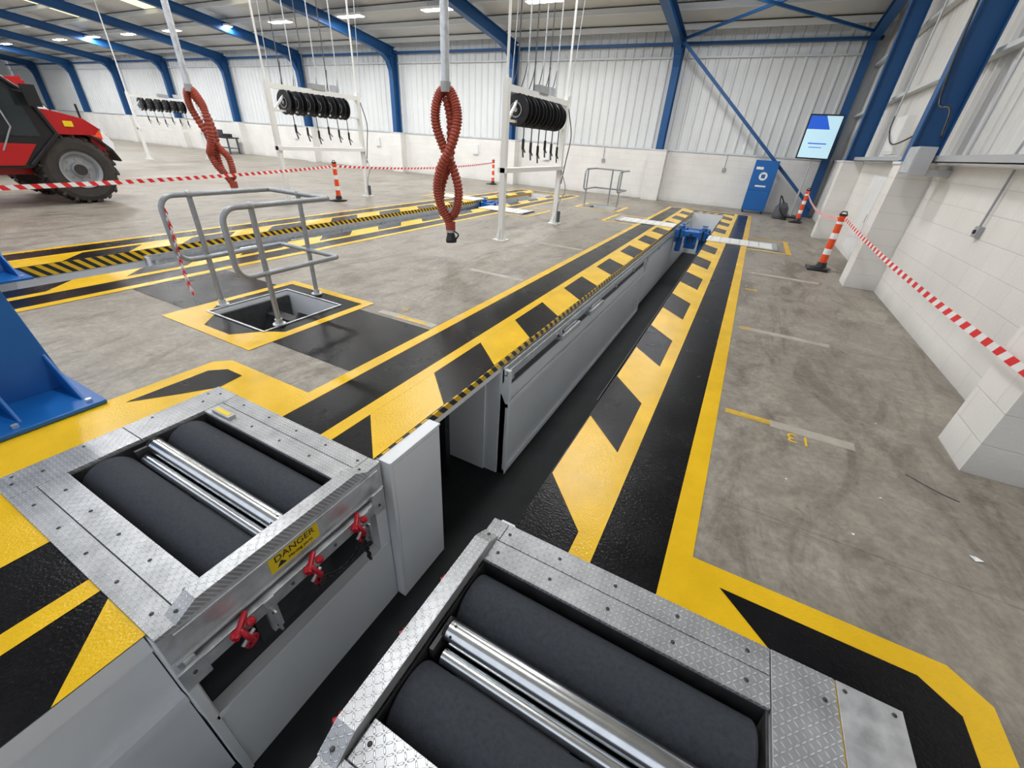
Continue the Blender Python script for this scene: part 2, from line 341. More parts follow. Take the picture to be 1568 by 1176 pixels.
# ---------------------------------------------------------------- pit shell
def hazard_mat():
    m,nt,bs=nmat("hazard_chevron_edge"); L=nt.links
    tc=N(nt,"ShaderNodeTexCoord"); sp=N(nt,"ShaderNodeSeparateXYZ"); L.new(tc.outputs["Object"],sp.inputs[0])
    g=mth(nt,'GREATER_THAN',mth(nt,'FRACT',mth(nt,'MULTIPLY',mth(nt,'ADD',sp.outputs[1],sp.outputs[2]),8.)),.5)
    mx=N(nt,"ShaderNodeMix",data_type='RGBA'); L.new(g,mx.inputs[0]); mx.inputs[6].default_value=(.86,.52,.012,1); mx.inputs[7].default_value=(.015,.015,.015,1)
    L.new(mx.outputs[2],bs.inputs["Base Color"]); bs.inputs["Roughness"].default_value=.35
    return m
HAZ=hazard_mat()
for k in (0,1):
    o=PITCH*k; b=MB()
    b.box(-2.6+o,.3+o,YN,PE+.2,PD-.05,PD,RUB)
    if k==0:
        b.box(XR+o,XR+.15+o,YN,.13,PD,-.003,WHT); b.box(XR+o,XR+.15+o,.13,1.30,PD,-.5,WHT); b.box(XR+o,XR+.15+o,1.30,PE,PD,-.003,WHT)
        b.box(XLE-.25+o,XLE-.06+o,YN,.12,PD,-.003,WHT); b.box(XLE-.06+o,XLE+o,YN,.12,-.10,-.003,WHT); b.box(XLE-.06+o,XLE-.02+o,YN,.12,-.55,-.50,WHT)
        b.box(XLE-.15+o,XLE+o,2.88,PE,PD,-.003,PANEL)
        b.box(XLE-.15+o,XLE+o,1.83,2.88,-.12,-.003,WHT)
        b.box(XLE-1.0+o,XLE-.95+o,1.3,3.4,PD,-.12,WHT); b.box(XLE-.95+o,XLE-.15+o,2.86,2.92,PD,-.12,WHT)
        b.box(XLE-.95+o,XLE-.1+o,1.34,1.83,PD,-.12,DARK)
        b.box(XLE-.55+o,XLE-.4+o,2.55,2.62,PD,-.12,BLKP)
        b.box(XLE-.02+o,XLE+.002+o,2.9,9.,-.355,-.24,DKST)  # dark strip on the flat wall, colouring in the shaded gap behind the rail
    else:
        b.box(XR+o,XR+.15+o,YN,PE,PD,-.003,WHT); b.box(XLE-.15+o,XLE+o,YN,PE,PD,-.003,PANEL)
    b.box(XLE-.15+o,XR+.15+o,PE,PE+.15,PD,-.003,WHT)
    hz=.06 if k==0 else .14
    b.box(XLE+o,XLE+.012+o,1.34 if k==0 else YN,PE,-hz,-.001,HAZ)
    b.box(XR-.01+o,XR+o,1.32,PE,-.05,-.001,BLK)
    b.done("inspection_pit")
    b=MB()
    y0,y1=2.9,8.95
    b.prism([(XLE+.002+o,y0,PD),(XLE+.06+o,y0,PD),(XLE+.06+o,y0,-.47),(XLE+.01+o,y0,-.36),(XLE+.002+o,y0,-.36)],(0,y1-y0,0),PANEL)
    b.box(XLE+.06+o,XLE+.085+o,y0,y1,-.50,-.46,WHT); b.box(XLE+.06+o,XLE+.085+o,y0,y1,PD,PD+.06,WHT)
    b.box(XLE+o,XLE+.09+o,y0,y0+.04,PD,-.1,WHT); b.box(XLE+o,XLE+.08+o,y1-.04,y1,PD,-.3,WHT)
    b.box(XLE+o,XLE+.04+o,9.2,12.4,PD+.2,-.25,WHT); b.box(XLE+o,XLE+.04+o,12.6,15.8,PD+.2,-.25,WHT)
    b.done("pit_lining_panel")
    b=MB()
    for side,xe,mm in ((1,XLE+.012+o,GALV),(-1,XR-.012+o,DKST)):
        b.box(xe,xe+side*.055,2.9,15.9,-.16,-.145,mm); b.box(xe+side*.045,xe+side*.055,2.9,15.9,-.145,-.105,mm)
        b.box(xe,xe+side*.02,2.9,15.9,-.24,-.08,mm)
        for n in range(11): b.box(xe,xe+side*.05,3.0+n*1.2,3.05+n*1.2,-.24,-.16,mm)
    xe=XLE+o
    for yy in (4.2,5.2): b.box(xe,xe+.1,yy,yy+.6,-.28,-.22,GALV); b.cyl((xe+.05,yy+.1,-.20),(xe+.05,yy+.5,-.20),.02,CHROME)
    b.done("pit_jack_rail",.002)
    b=MB(); c=(XLE+XR)/2+o; y=12.2
    b.box(XLE+.08+o,XR-.08+o,y-.12,y+.12,-.16,-.04,BLUE); b.box(XLE+.08+o,XR-.08+o,y+.45,y+.65,-.16,-.04,BLUE)
    for dx in (-.28,.28):
        b.box(c+dx-.09,c+dx+.09,y-.15,y+.68,-.22,-.02,BLUE); b.cyl((c+dx,y+.1,-.6),(c+dx,y+.1,.05),.075,BLUE); b.cyl((c+dx,y+.1,.05),(c+dx,y+.1,.09),.045,CHROME)
        b.box(c+dx-.07,c+dx+.07,y+.03,y+.17,.09,.11,BLUE)
        b.box(c+dx-.02,c+dx+.02,y-.19,y-.15,-.3,.02,BLKP)
    b.box(c-.14,c+.14,y+.1,y+.4,-.5,-.05,BLUE); b.cyl((c,y-.3,-.1),(c,y-.12,-.1),.03,BLKP)
    for dx in (-.36,-.12,.12,.36): b.cyl((c+dx,y-.05,-.35),(c+dx,y-.05,-.05),.03,BLUE)
    b.done("pit_jack",.004)
    b=MB(); b.box(XR-.02+o,.85+o,10.75,11.45,.006,.03,FRW); b.box(.75+o,.85+o,10.7,11.5,.006,.04,GALV)
    for n in range(6): b.box(XR+.05+.2*n+o,XR+.07+.2*n+o,10.78,11.42,.03,.034,GALV)
    b.done("wheel_play_plate",.003)
    b=MB()
    b.box(-3.1+o,XLE+.02+o,12.0,12.7,.006,.03,FRW); b.box(-3.1+o,-3.0+o,11.95,12.75,.006,.04,GALV)
    for n in range(6): b.box(-2.9+.2*n+o,-2.88+.2*n+o,12.03,12.67,.03,.034,GALV)
    b.done("wheel_play_plate",.003)

for (x0,x1,y0,y1) in ((-4.6,-3.72,2.1,3.0),(-4.75,-3.75,14.,15.)):
    b=MB(); t=.03
    b.box(x0-t,x0,y0-t,y1+t,PD,-.003,WHT); b.box(x1,x1+t,y0-t,y1+t,PD,-.003,WHT); b.box(x0,x1,y0-t,y0,PD,-.003,WHT); b.box(x0,x1,y1,y1+t,PD,-.003,WHT)
    b.box(x0,x1,y0,y1,PD-.03,PD,DARK)
    b.box(x0-.02,x0,y0-.02,y1+.02,.0045,.012,GALV);b.box(x1,x1+.02,y0-.02,y1+.02,.0045,.012,GALV);b.box(x0,x1,y1,y1+.02,.0045,.012,GALV);b.box(x0,x1,y0-.02,y0,.0045,.012,GALV)
    for n in range(5): b.box(x0+.05,x0+.5,y1-.35-n*.12,y1-.22-n*.12,-.20-.2*n,-.17-.2*n,DKST)
    for xx in (x0+.05,x0+.5): b.beam((xx,y1-.2,-.12),(xx,y1-.82,-1.15),.03,.12,DKST)
    b.box(x0+.01,x0+.04,y0+.02,y1-.02,-1.2,-.05,DKST)
    b.done("pit_access_hatch")
# ---------------------------------------------------------------- roller beds
def roller_bed(inner,sg,ln,rend):
    root=bpy.data.objects.new("roller_brake_tester",None); scene.collection.objects.link(root)
    X=lambda s: inner+sg*s
    b=MB()
    zt=.012
    def plate(s0,s1,y0,y1,z=zt,m=CHK): b.box(X(s0),X(s1),y0,y1,z-.02,z,m)
    g=.004
    sb=rend+.02
    plate(.0,.085,1.185+g,1.30); plate(.085+g,sb,1.185+g,1.30); plate(.0,sb,1.065,1.185)
    plate(.0,sb,.13,.235); plate(.085,sb,.235+g,.36)
    plate(sb+g,ln,.13,.70); plate(sb+g,ln,.70+g,1.30)
    for y in (.345,1.065): b.box(X(.05),X(rend+.02),y,y+.015,-.30,-.01,DKST)
    b.box(X(rend+.01),X(rend+.02),.345,1.08,-.35,-.005,DKST); b.box(X(.075),X(.085),.345,1.08,-.35,-.01,DKST)
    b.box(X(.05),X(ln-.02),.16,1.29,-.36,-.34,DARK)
    for y0,y1 in ((.14,.345),(1.08,1.30)): b.box(X(.04),X(ln),y0,y1,-.34,-.012,GALV)
    b.box(X(rend+.02),X(ln),.345,1.08,-.34,-.012,GALV)
    pr=[(.20,.012),(.29,.065),(1.12,.065),(1.21,.012),(1.21,-.0),(.20,-.0)]
    b.prism([(X(-.005),y,z) for y,z in pr],(sg*.08,0,0),CHK)
    b.box(X(-.004),X(.0),.24,1.14,-.03,.01,GALV)
    b.box(X(.0),X(.02),.13,1.30,-.17,-.005,GALV)
    b.box(X(-.012),X(.0),.18,1.27,-.035,-.02,GALV); b.box(X(-.02),X(.0),.14,1.29,-.175,-.16,GALV)
    for y in (.18,.30,1.125,1.245):
        s=.12
        while s<ln-.05: b.sphere((X(s),y,zt+.001),.0085,DKST,.5); s+=.27
    for y in (.2,.5,.85,1.2): b.sphere((X(ln-.04),y,zt),.0085,DKST,.5)
    for y in (.23,1.18): b.sphere((X(.035),y,.033),.0085,DKST,.6)
    b.done("deck_frame",.0025,root)
    b=MB()
    for yc in (.498,.920):
        b.lathe((X(.09),yc,-.122),(sg,0,0),[(0,0,DKST),(.1,0,GALV),(.130,.010),(.135,.020),(.135,rend-.115),(.130,rend-.107,GALV),(.1,rend-.100,DKST),(0,rend-.100)],GRIT,56)
        b.cyl((X(.03),yc,-.122),(X(rend+.01),yc,-.122),.035,CHROME,16)
    b.done("test_rollers",0,root)
    b=MB()
    yb,ys_=.737,.662
    b.cyl((X(.12),yb,-.035),(X(rend-.05),yb,-.035),.046,CHROME,36)
    b.cyl((X(.14),ys_,-.075),(X(rend-.07),ys_,-.075),.031,CHROME,28)
    for s in (.095,rend-.05):
        b.box(X(s),X(s+.018),ys_-.03,yb+.04,-.15,-.01,DKST); b.torus((X(s+.016),yb,-.035),(1,0,0),.043,.008,BLKP)
    for a in range(5):
        t=a*1.256; b.cyl((X(.119),yb+.03*math.cos(t),-.035+.03*math.sin(t)),(X(.116),yb+.03*math.cos(t),-.035+.03*math.sin(t)),.006,DARK,8)
    for a in range(4):
        t=.6+a*.9; b.cyl((X(.145),yb+.045*math.cos(t),-.035+.045*math.sin(t)),(X(.145),yb+.0468*math.cos(t),-.035+.0468*math.sin(t)),.006,DARK,8)
    b.box(X(rend*.55),X(rend*.55+.05),.63,.68,-.13,-.11,BLKP)
    b.done("sensing_rollers",0,root)
    b=MB()
    b.box(X(-.05),X(-.042),.14,1.24,-.275,-.20,GALV); b.box(X(-.05),X(.03),.14,1.24,-.205,-.197,GALV); b.box(X(-.03),X(.02),.16,.2,-.3,-.17,GALV); b.box(X(-.03),X(.02),1.18,1.22,-.3,-.17,GALV)
    b.box(X(-.052),X(-.04),.12,.22,-.31,-.19,GALV); b.box(X(-.052),X(-.04),1.17,1.25,-.30,-.13,GALV)
    for y in (.50,1.10):
        b.box(X(-.055),X(-.03),y-.025,y+.025,-.43,-.20,GALV); b.box(X(-.08),X(-.055),y-.005,y+.005,-.43,-.28,GALV); b.sphere((X(-.057),y,-.3),.009,DKST); b.sphere((X(-.057),y,-.4),.009,DKST)
    for y in (.17,.62,.88,1.21): b.sphere((X(-.052),y,-.235),.009,DKST)
    for y in (.36,.72,1.02):
        b.torus((X(-.085),y,-.235),(0,1,.25),.034,.012,REDH,24,10,1.45,e=(0,.25,-1)); b.cyl((X(-.11),y-.045,-.185),(X(-.03),y+.045,-.185),.014,REDH,12)
        b.sphere((X(-.09),y-.035,-.185),.021,REDH); b.sphere((X(-.09),y+.035,-.185),.021,REDH); b.torus((X(-.08),y+.012,-.31),(1,.2,0),.024,.010,REDH)
        b.cyl((X(-.09),y-.03,-.285),(X(-.07),y+.04,-.267),.009,GALV,8)
    def chain(pts):
        for i in range(len(pts)-1):
            p=Vector(pts[i]);q=Vector(pts[i+1]); d=q-p; b.torus((p+q)/2,(1,0,0) if i%2 else d.cross(Vector((1,0,0))),.012,.0052,BLKP,10,6,1.6,e=d)
    chain([(X(-.085),.74+.30*t,-.32-.08*math.sin(math.pi*t)) for t in [i/14 for i in range(15)]])
    chain([(X(-.085),1.035+.003*i,-.33-.03*i) for i in range(8)])
    chain([(X(-.085),.725-.004*i,-.34-.03*i) for i in range(3)])
    b.done("chain_bracket",.001,root)
    b=MB()
    b.box(X(.03),X(.55),.13,1.33,PD,-.72,WHT)
    b.box(X(.03),X(.55),.125,.17,-.72,-.012,WHT); b.box(X(.03),X(.55),1.24,1.33,-.72,-.012,WHT)
    b.box(X(.02),X(.03),.15,1.30,-.75,-.715,WHT)
    b.box(X(.10),X(.12),.17,1.24,-.72,-.17,BLKP)
    b.box(X(.02),X(.03),.125,.165,PD,-.02,WHT); b.box(X(.06),X(.08),.45,.9,-.6,-.35,DKST)
    b.done("housing",.003,root)
    b=MB(); b.box(X(-.006),X(.0),.57,.84,-.14,-.04,SIGNY); 
    b.poly([(X(-.0065),.60,-.125),(X(-.0065),.65,-.125),(X(-.0065),.625,-.09)],BLKP)
    b.done("warning_label",0,root)
    nx=-sg
    rot=Matrix(((0,0,nx,0),(nx,0,0,0),(0,1,0,0),(0,0,0,1)))
    text("DANGER",.055,Vector((X(-.0075),.705,-.068)),rot,BLKP,"label_text",root)
    text("Moving parts",.026,Vector((X(-.0075),.73,-.112)),rot,BLKP,"label_subtext",root)
    return root
roller_bed(-1.49,-1,1.58,1.33); roller_bed(-.69,1,1.50,1.26)
b=MB(); b.box(-2.78,-2.60,1.085,1.135,.0125,.035,ALU); b.box(-2.76,-2.62,1.095,1.125,.035,.038,SIGNY); b.done("label_plate",.002)
b=MB(); b.box(.815,1.02,.9,1.30,.005,.012,GALV)
for x in (.84,.99):
    for y in (.93,1.27): b.sphere((x,y,.013),.008,DKST,.5)
b.done("deck_infill_plate",.001)
b=MB()
b.box(-1.95,-1.45,1.335,1.83,PD,-.008,WHT); b.box(-1.449,-1.444,1.36,1.81,PD+.05,-.05,WHT); b.box(-1.452,-1.44,1.34,1.83,-.022,-.006,WHT)
b.done("pit_equipment_cabinet",.006)

# ---------------------------------------------------------------- blue pedestals
def pedestal(x1,y1,hh=.84,fl=.85):
    b=MB()
    b.prism([(x1-.85,y1-.85,.006),(x1,y1-.85,.006),(x1,y1,.006),(x1-.85,y1,.006)],(0,0,.03),BLUE)
    cx0,cx1,cy0,cy1=x1-.75,x1-.42,y1-.75,y1-.04
    b.hexa([(cx0,cy0,.03),(cx1,cy0,.03),(cx1,cy1,.03),(cx0,cy1,.03),(cx0+.02,cy0+.06,hh),(cx1-.08,cy0+.06,hh),(cx1-.08,cy1-.06,hh),(cx0+.02,cy1-.06,hh)],BLUE)
    b.box(cx0-.03,cx1-.02,cy0,cy1,hh,hh+.06,BLUE)
    for yy in (cy0+.05,(cy0+cy1)/2,cy1-.05): b.prism([(cx1-.02,yy,.03),(x1-.10,yy,.03),(cx1-.05,yy,.30)],(0,.02,0),BLUE)
    b.box(cx1-.06,cx1-.0,cy0+.18,cy0+.42,.22,.34,GREY)
    for yy in (y1-.07,y1-.42,y1-.78): b.cyl((x1-.06,yy,.036),(x1-.06,yy,.055),.018,GALV,6)
    b.done("blue_steel_pedestal",.008)
pedestal(-3.46,.79); pedestal(-7.05,1.55)

# ---------------------------------------------------------------- guard rails
def railing(x0,x1,y0,y1,chain=False):
    b=MB(); h=1.10; m=.52; r=.024
    yb=y1
    def dloop(x):
        pts=[(x,yb-.02,h)]+[(x,y0+.12,h)]+[(x,y0+.12-.12*math.sin(t),h-.12+.12*math.cos(t)) for t in [math.pi/2*i/5 for i in range(1,6)]]
        pts+=[(x,y0,m+.12)]+[(x,y0+.12-.12*math.cos(t),m+.12-.12*math.sin(t)) for t in [math.pi/2*i/5 for i in range(1,6)]]+[(x,yb-.02,m)]
        b.tube(pts,r,TUBE,12)
    dloop(x0); dloop(x1)
    for z in (h,m): b.tube([(x0,yb-.02,z),(x0+.02,yb,z),(x1-.02,yb,z),(x1,yb-.02,z)],r,TUBE,12)
    for (x,y) in ((x0,y0+.26),(x1,y0+.26),((x0+x1)/2,yb)):
        b.cyl((x,y,.012),(x,y,h),r,TUBE,14); b.cyl((x,y,.012),(x,y,.024),.06,GALV,16); b.cyl((x,y,.02),(x,y,.07),.034,GALV,14)
        for z in (m,h): b.sphere((x,y,z),.036,TUBE)
    if chain:
        pts=[Vector((x0+.01,y0+.02,1.0))+Vector((.0,0,-1))*.028*i+Vector((.02*math.sin(i*.2),-.015*math.sin(i*.1),0)) for i in range(30)]
        for i in range(29): b.torus((pts[i]+pts[i+1])/2,(1,0,0) if i%2 else (0,1,0),.012,.005,TRED if i%4<2 else TWHT,10,6,1.6,e=(0,0,1))
    b.done("guard_railing")
railing(-4.66,-3.74,2.02,3.1,True)
railing(-4.8,-3.7,13.95,15.1)

# ---------------------------------------------------------------- walls
b=MB()
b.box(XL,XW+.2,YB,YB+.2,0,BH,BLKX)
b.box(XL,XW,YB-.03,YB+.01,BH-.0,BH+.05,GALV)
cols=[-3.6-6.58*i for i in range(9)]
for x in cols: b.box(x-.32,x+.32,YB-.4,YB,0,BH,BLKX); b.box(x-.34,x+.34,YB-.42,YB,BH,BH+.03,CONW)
def clad(axis,a0,a1,base,z0,zt,m,pitch=.333):
    n=int(math.ceil((a1-a0)/pitch))
    for i in range(n):
        s=a0+i*pitch
        prof=[(s,0),(s+.04,.04),(s+.085,.04),(s+.125,0),(s+pitch,0)]
        for j in range(4):
            (p,d),(q,e)=prof[j],prof[j+1]
            if axis=='x': b.poly([(p,base-d,z0),(q,base-e,z0),(q,base-e,zt(q)),(p,base-d,zt(p))],m)
            else: b.poly([(base-d,p,z0),(base-e,q,z0),(base-e,q,zt(q)),(base-d,p,zt(p))],m)
clad('x',XL,XW+.2,YB+.1,BH,lambda x:roofz(YB)+.3,CLAD)
b.done("wall_back")
b=MB()
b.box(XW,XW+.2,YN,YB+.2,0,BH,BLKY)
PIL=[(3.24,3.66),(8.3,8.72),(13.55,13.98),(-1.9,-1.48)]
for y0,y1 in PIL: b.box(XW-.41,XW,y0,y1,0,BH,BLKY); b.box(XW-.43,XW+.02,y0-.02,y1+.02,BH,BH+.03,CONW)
clad('y',YN,YB+.1,XW+.22,BH,lambda y:roofz(y)+.3,CLADW,.25)
b.box(XW-.02,XW+.16,YN,YB,BH,BH+.05,CONW)
b.done("wall_right")
b=MB()
b.box(XL,XW,YB-.02,YB+.05,4.6,4.65,PURL)
b.box(XL,XW,YB-.18,YB+.02,4.95,5.03,SBLUE)
b.done("trim_eaves_rail")
b=MB()
for z in (3.0,4.3,5.5,6.6): b.box(XW+.05,XW+.17,YN,YB,z,z+.06,PURL)
b.done("trim_gable_rails")
b=MB(); b.box(XL-.2,XL,YN,YB+.2,0,BH,BLKY); b.box(XL-.2,XL-.1,YN,YB+.2,BH,8.4,CLAD); b.done("wall_left")
b=MB(); y0=YN
b.prism([(XL,y0,roofz(y0)+.25),(XL,YB+.3,roofz(YB+.3)+.25),(XL,YB+.3,roofz(YB+.3)+.33),(XL,y0,roofz(y0)+.33)],(XW+.4-XL,0,0),ROOF)
b.done("ceiling")
b=MB()
y=YB-.6
while y>YN+.3:
    z=roofz(y)+.14; b.box(XL,XW+.1,y,y+.065,z+.07,z+.09,PURL); b.box(XL,XW+.1,y,y+.012,z-.09,z+.09,PURL); b.box(XL,XW+.1,y-.05,y+.012,z-.10,z-.088,PURL); y-=1.5
b.done("trim_roof_purlins")
for i,x in enumerate([XW-.25]+cols):
    b=MB()
    if i>0: 
        b.ibeam((x,YB-.22,BH+.03),(x,YB-.22,roofz(YB)-.05),.24,.38,SBLUE,up=(0,1,0))
        b.prism([(x-.012,YB-.36,3.9),(x-.012,YB-.42,4.5),(x-.012,YB-.75,4.85),(x-.012,YB-1.6,5.1),(x-.012,YB-1.6,5.25),(x-.012,YB-.1,5.15)],(.024,0,0),SBLUE)
        c=[(YB-.38,3.8),(YB-.42,4.3),(YB-.58,4.62),(YB-.9,4.84),(YB-1.7,5.02)]
        for (a,za),(d,zd) in zip(c[:-1],c[1:]): b.beam((x,a,za),(x,d,zd),.24,.03,SBLUE,up=(0,0,1))
    else: b.ibeam((x,YB-.25,0),(x,YB-.25,roofz(YB)-.05),.22,.3,SBLUE,up=(0,1,0))
    b.ibeam((x,YB-.15,roofz(YB-.15)-.18),(x,YN,roofz(YN)-.18),.24,.38 if i else .25,SBLUE)
    b.done("blue_portal_frame")
for y0,y1 in PIL:
    yc=(y0+y1)/2; b=MB(); b.ibeam((XW-.2,yc,BH+.03),(XW-.2,yc,roofz(yc)-.3),.22,.34,SBLUE,up=(1,0,0)); b.box(XW-.38,XW-.02,yc-.18,yc+.18,BH+.03,BH+.05,SBLUE); b.done("blue_gable_column")
b=MB()
b.beam((-3.45,YB-.5,4.95),(2.0,YB-.5,.3),.1,.1,SBLUE); b.done("blue_diagonal_brace")
b=MB()
b.beam((-3.5,YB-.5,5.05),(2.0,13.8,5.65),.07,.07,SBLUE); b.beam((-3.5,13.9,5.55),(2.0,YB-.6,5.0),.07,.07,SBLUE)
b.beam((-3.5,13.8,5.65),(2.0,13.8,5.65),.12,.12,SBLUE)
b.done("roof_wind_bracing")
for i,x in enumerate(cols):
    if i==0: continue
    b=MB()
    for (ya,yb) in ((10.3,14.2),(3.5,8.)):
        xc=x+3.3; b.prism([(xc-.5,ya,roofz(ya)+.235),(xc-.5,yb,roofz(yb)+.235),(xc-.5,yb,roofz(yb)+.248),(xc-.5,ya,roofz(ya)+.248)],(1.,0,0),SKYL)
    b.done("window_%d"%i)

# ---------------------------------------------------------------- strip lights
for (y,xx) in ((15.2,[-1.9]+[-7.3-4.1*i for i in range(11)]),(8.8,[-2.1-5.*i for i in range(10)]),(2.5,[-2.1-5*i for i in range(7)])):
    for x in xx:
        z=roofz(y)-.12
        b=MB(); b.box(x-.62,x+.62,y-.16,y+.16,z,z+.07,FRW); b.box(x-.58,x+.58,y-.13,y+.13,z-.012,z,LAMP)
        for dx in (-.4,.4): b.cyl((x+dx,y,z+.07),(x+dx,y,roofz(y)+.22),.008,GALV,6)
        lo=b.done("led_light_fitting")
        ld=bpy.data.lights.new("lamp_light","AREA"); ld.shape='RECTANGLE'; ld.size=1.2; ld.size_y=.3; ld.energy=138; ld.color=(.98,.99,1)
        l=bpy.data.objects.new("lamp_light",ld); scene.collection.objects.link(l); l.location=(x,y,z-.03); l.parent=lo

# ---------------------------------------------------------------- hose reel gantries
def gantry(x,oy=0,full=True):
    b=MB(); y0,y1=7.4+oy,10.1+oy
    for y in (y0,y1):
        b.box(x-.05,x+.05,y-.05,y+.05,.0,2.62,FRW)
        b.box(x-.13,x+.13,y-.13,y+.13,0,.02,FRW)
        for dx,dy in ((1,0),(-1,0),(0,1),(0,-1)):
            b.prism([(x+dx*.05-dy*.008,y+dy*.05-dx*.008,.02),(x+dx*.12-dy*.008,y+dy*.12-dx*.008,.02),(x+dx*.05-dy*.008,y+dy*.05-dx*.008,.26)],(dy*.016,dx*.016,0),FRW)
        b.cyl((x,y,2.6),(x,y,roofz(y)-.0),.022,FRW,10)
        if full: b.cyl((x+.03,y+.1,2.5),(x+.25,y+.1,roofz(y)-.0),.008,GALV,8)
    b.box(x-.04,x+.04,y0,y1,2.44,2.54,FRW); b.box(x-.03,x+.03,y0,y1,2.0,2.04,FRW)
    b.box(x-.09,x+.09,y0-.05,y1+.05,1.2,1.28,FRW)
    b.beam((x,y0+.05,2.0),(x,y0+.5,2.44),.04,.04,FRW) 
    ys=[7.85+oy+.33*i for i in range(6)]
    for i,y in enumerate(ys):
        b.lathe((x,y-.09,2.20),(0,1,0),[(0,0),(.07,0),(.07,.01),(.24,.01),(.255,.02),(.24,.035),(.12,.04),(.12,.14),(.24,.145),(.255,.16),(.24,.17),(.07,.17),(0,.18)],BLKP,28)
        b.lathe((x,y-.095,2.20),(0,1,0),[(.10,.0),(.12,-.004),(.12,.004)],GREY,24)
        b.cyl((x,y-.105,2.20),(x,y-.09,2.20),.035,ALU,12)
        b.box(x-.02,x+.02,y-.02,y+.02,2.38,2.46,BLKP); b.box(x-.08,x+.08,y-.07,y+.07,2.36,2.40,BLKP)
        zz=1.62-.05*(i%3)
        b.tube(smooth_path([(x+.13,y,2.12),(x+.14,y,1.95),(x+.13,y+.02,zz+.1)],6),.010,BLKP,6)
        b.cyl((x+.13,y+.02,zz+.14),(x+.13,y+.02,zz-.03),.026,BLKP,10); b.cyl((x+.13,y+.02,zz-.03),(x+.13,y+.05,zz-.16),.017,CABLE,8); b.beam((x+.13,y+.03,zz),(x+.13,y+.12,zz-.08),.02,.015,BLKP)
        if full:
            b.cyl((x-.04+.02*(i%2),y,2.54),(x-.04+.02*(i%2),y,roofz(y)-.0),.012,GALV if i%2 else CABLE,8)
            b.tube(smooth_path([(x-.1,y+.08,2.2),(x-.22,y+.1,2.45),(x-.1,y+.05,2.75),(x-.04,y+.03,3.0)],6),.009,CABLE,6)
    b.box(x-.1,x+.06,y0+1.2,y0+1.6,2.54,2.66,GREY); b.box(x-.12,x-.04,y0+1.9,y0+2.1,2.56,2.7,ALU)
    b.tube(smooth_path([(x+.05,y1+.05,2.4),(x+.15,y1+.12,1.9),(x+.1,y1+.1,1.4),(x+.05,y1+.06,.9)],8),.012,CABLE,6)
    b.tube(smooth_path([(x+.06,y1-.02,1.2),(x+.2,y1,.8),(x+.08,y1,.5),(x+.06,y1,.25)],8),.012,ALU,6)
    b.cyl((x+.1,y1-.0,.05),(x+.1,y1-.0,.3),.04,CABLE,10)
    b.done("hose_reel_gantry")
gantry(-4.13); gantry(-10.4); gantry(-25.5,3.9,False)
# ---------------------------------------------------------------- exhaust hoses
def exhaust(x,y,zt,zb,lean=0.,nozzle=True,cr=.52):
    b=MB()
    d=Vector((.88,.47,0)); e=Vector((-.47,.88,0)); c=Vector((x,y,0)); H=zt-zb
    def p(a,q,z):
        a+=lean*max(0,(zt-z)/H); v=c+d*a+e*q; return (v.x,v.y,z)
    w=.165
    # tail -> lower left -> cross -> upper right -> top arch -> upper left -> cross -> lower right -> bottom arch
    pts=[p(.03,.03,zb-.20),p(-.04,.03,zb-.02),p(-w*.85,.02,zb+H*.12),p(-w*.95,.0,zb+H*.27),p(-w*.45,-.05,zb+H*(cr-.08)),p(w*.45,-.07,zb+H*(cr+.09)),p(w*.95,-.05,zb+H*.78),p(w*.9,-.01,zt-.14),p(w*.45,.02,zt+.03),p(0,.03,zt+.07),p(-w*.5,.04,zt+.03),p(-w*.95,.06,zt-.15),p(-w*.95,.08,zb+H*.76),p(-w*.4,.09,zb+H*(cr+.08)),p(w*.4,.09,zb+H*(cr-.09)),p(w*.95,.07,zb+H*.24),p(w*.85,.06,zb+H*.08),p(w*.4,.07,zb-.03),p(-w*.3,.10,zb-.04),p(-w*.8,.12,zb+H*.06),p(-w*.7,.14,zb+H*.25),p(w*.1,.16,zb+H*.5),p(w*.3,.14,zb+H*.8),p(.0,.06,zt+.0)]
    sp=smooth_path(pts,24)
    b.tube(sp,.06,HOSE,14,rf=lambda i:.064+.007*(1 if i%4<2 else -1))
    q=Vector(pts[0]); b.cyl(q+Vector((0,0,.08)),q-Vector((0,0,.04)),.078,HOSE,18)
    b.cyl(q-Vector((0,0,.04)),q-Vector((0,0,.08)),.07,ALU,18)
    if nozzle:
        dn=Vector((.1,-.05,-1)).normalized()
        b.lathe(q-Vector((0,0,.07)),dn,[(0,0),(.06,0),(.065,.05),(.09,.13),(.085,.17),(.06,.16),(0,.08)],BLKP,18)
        b.tube(smooth_path([q+Vector((.06,0,-.05)),q+Vector((.15,0,-.10)),q+Vector((.1,0,-.18))],5),.012,BLKP,6)
    top=roofz(y)+.1
    n=int((top-zt)/.02); zs=[zt+.08+i*(top-zt-.08)/n for i in range(n+1)]
    b.tube([(x,y,z) for z in zs],.055,GALV,16,rf=lambda i:.056+.003*(i%2))
    b.cyl((x,y,zt+.04),(x,y,zt+.16),.07,GREY,18)
    b.done("exhaust_extraction_hose")
exhaust(-4.13,5.66,2.2,.66)
exhaust(-10.4,5.7,2.15,.72,.30,False,.42)
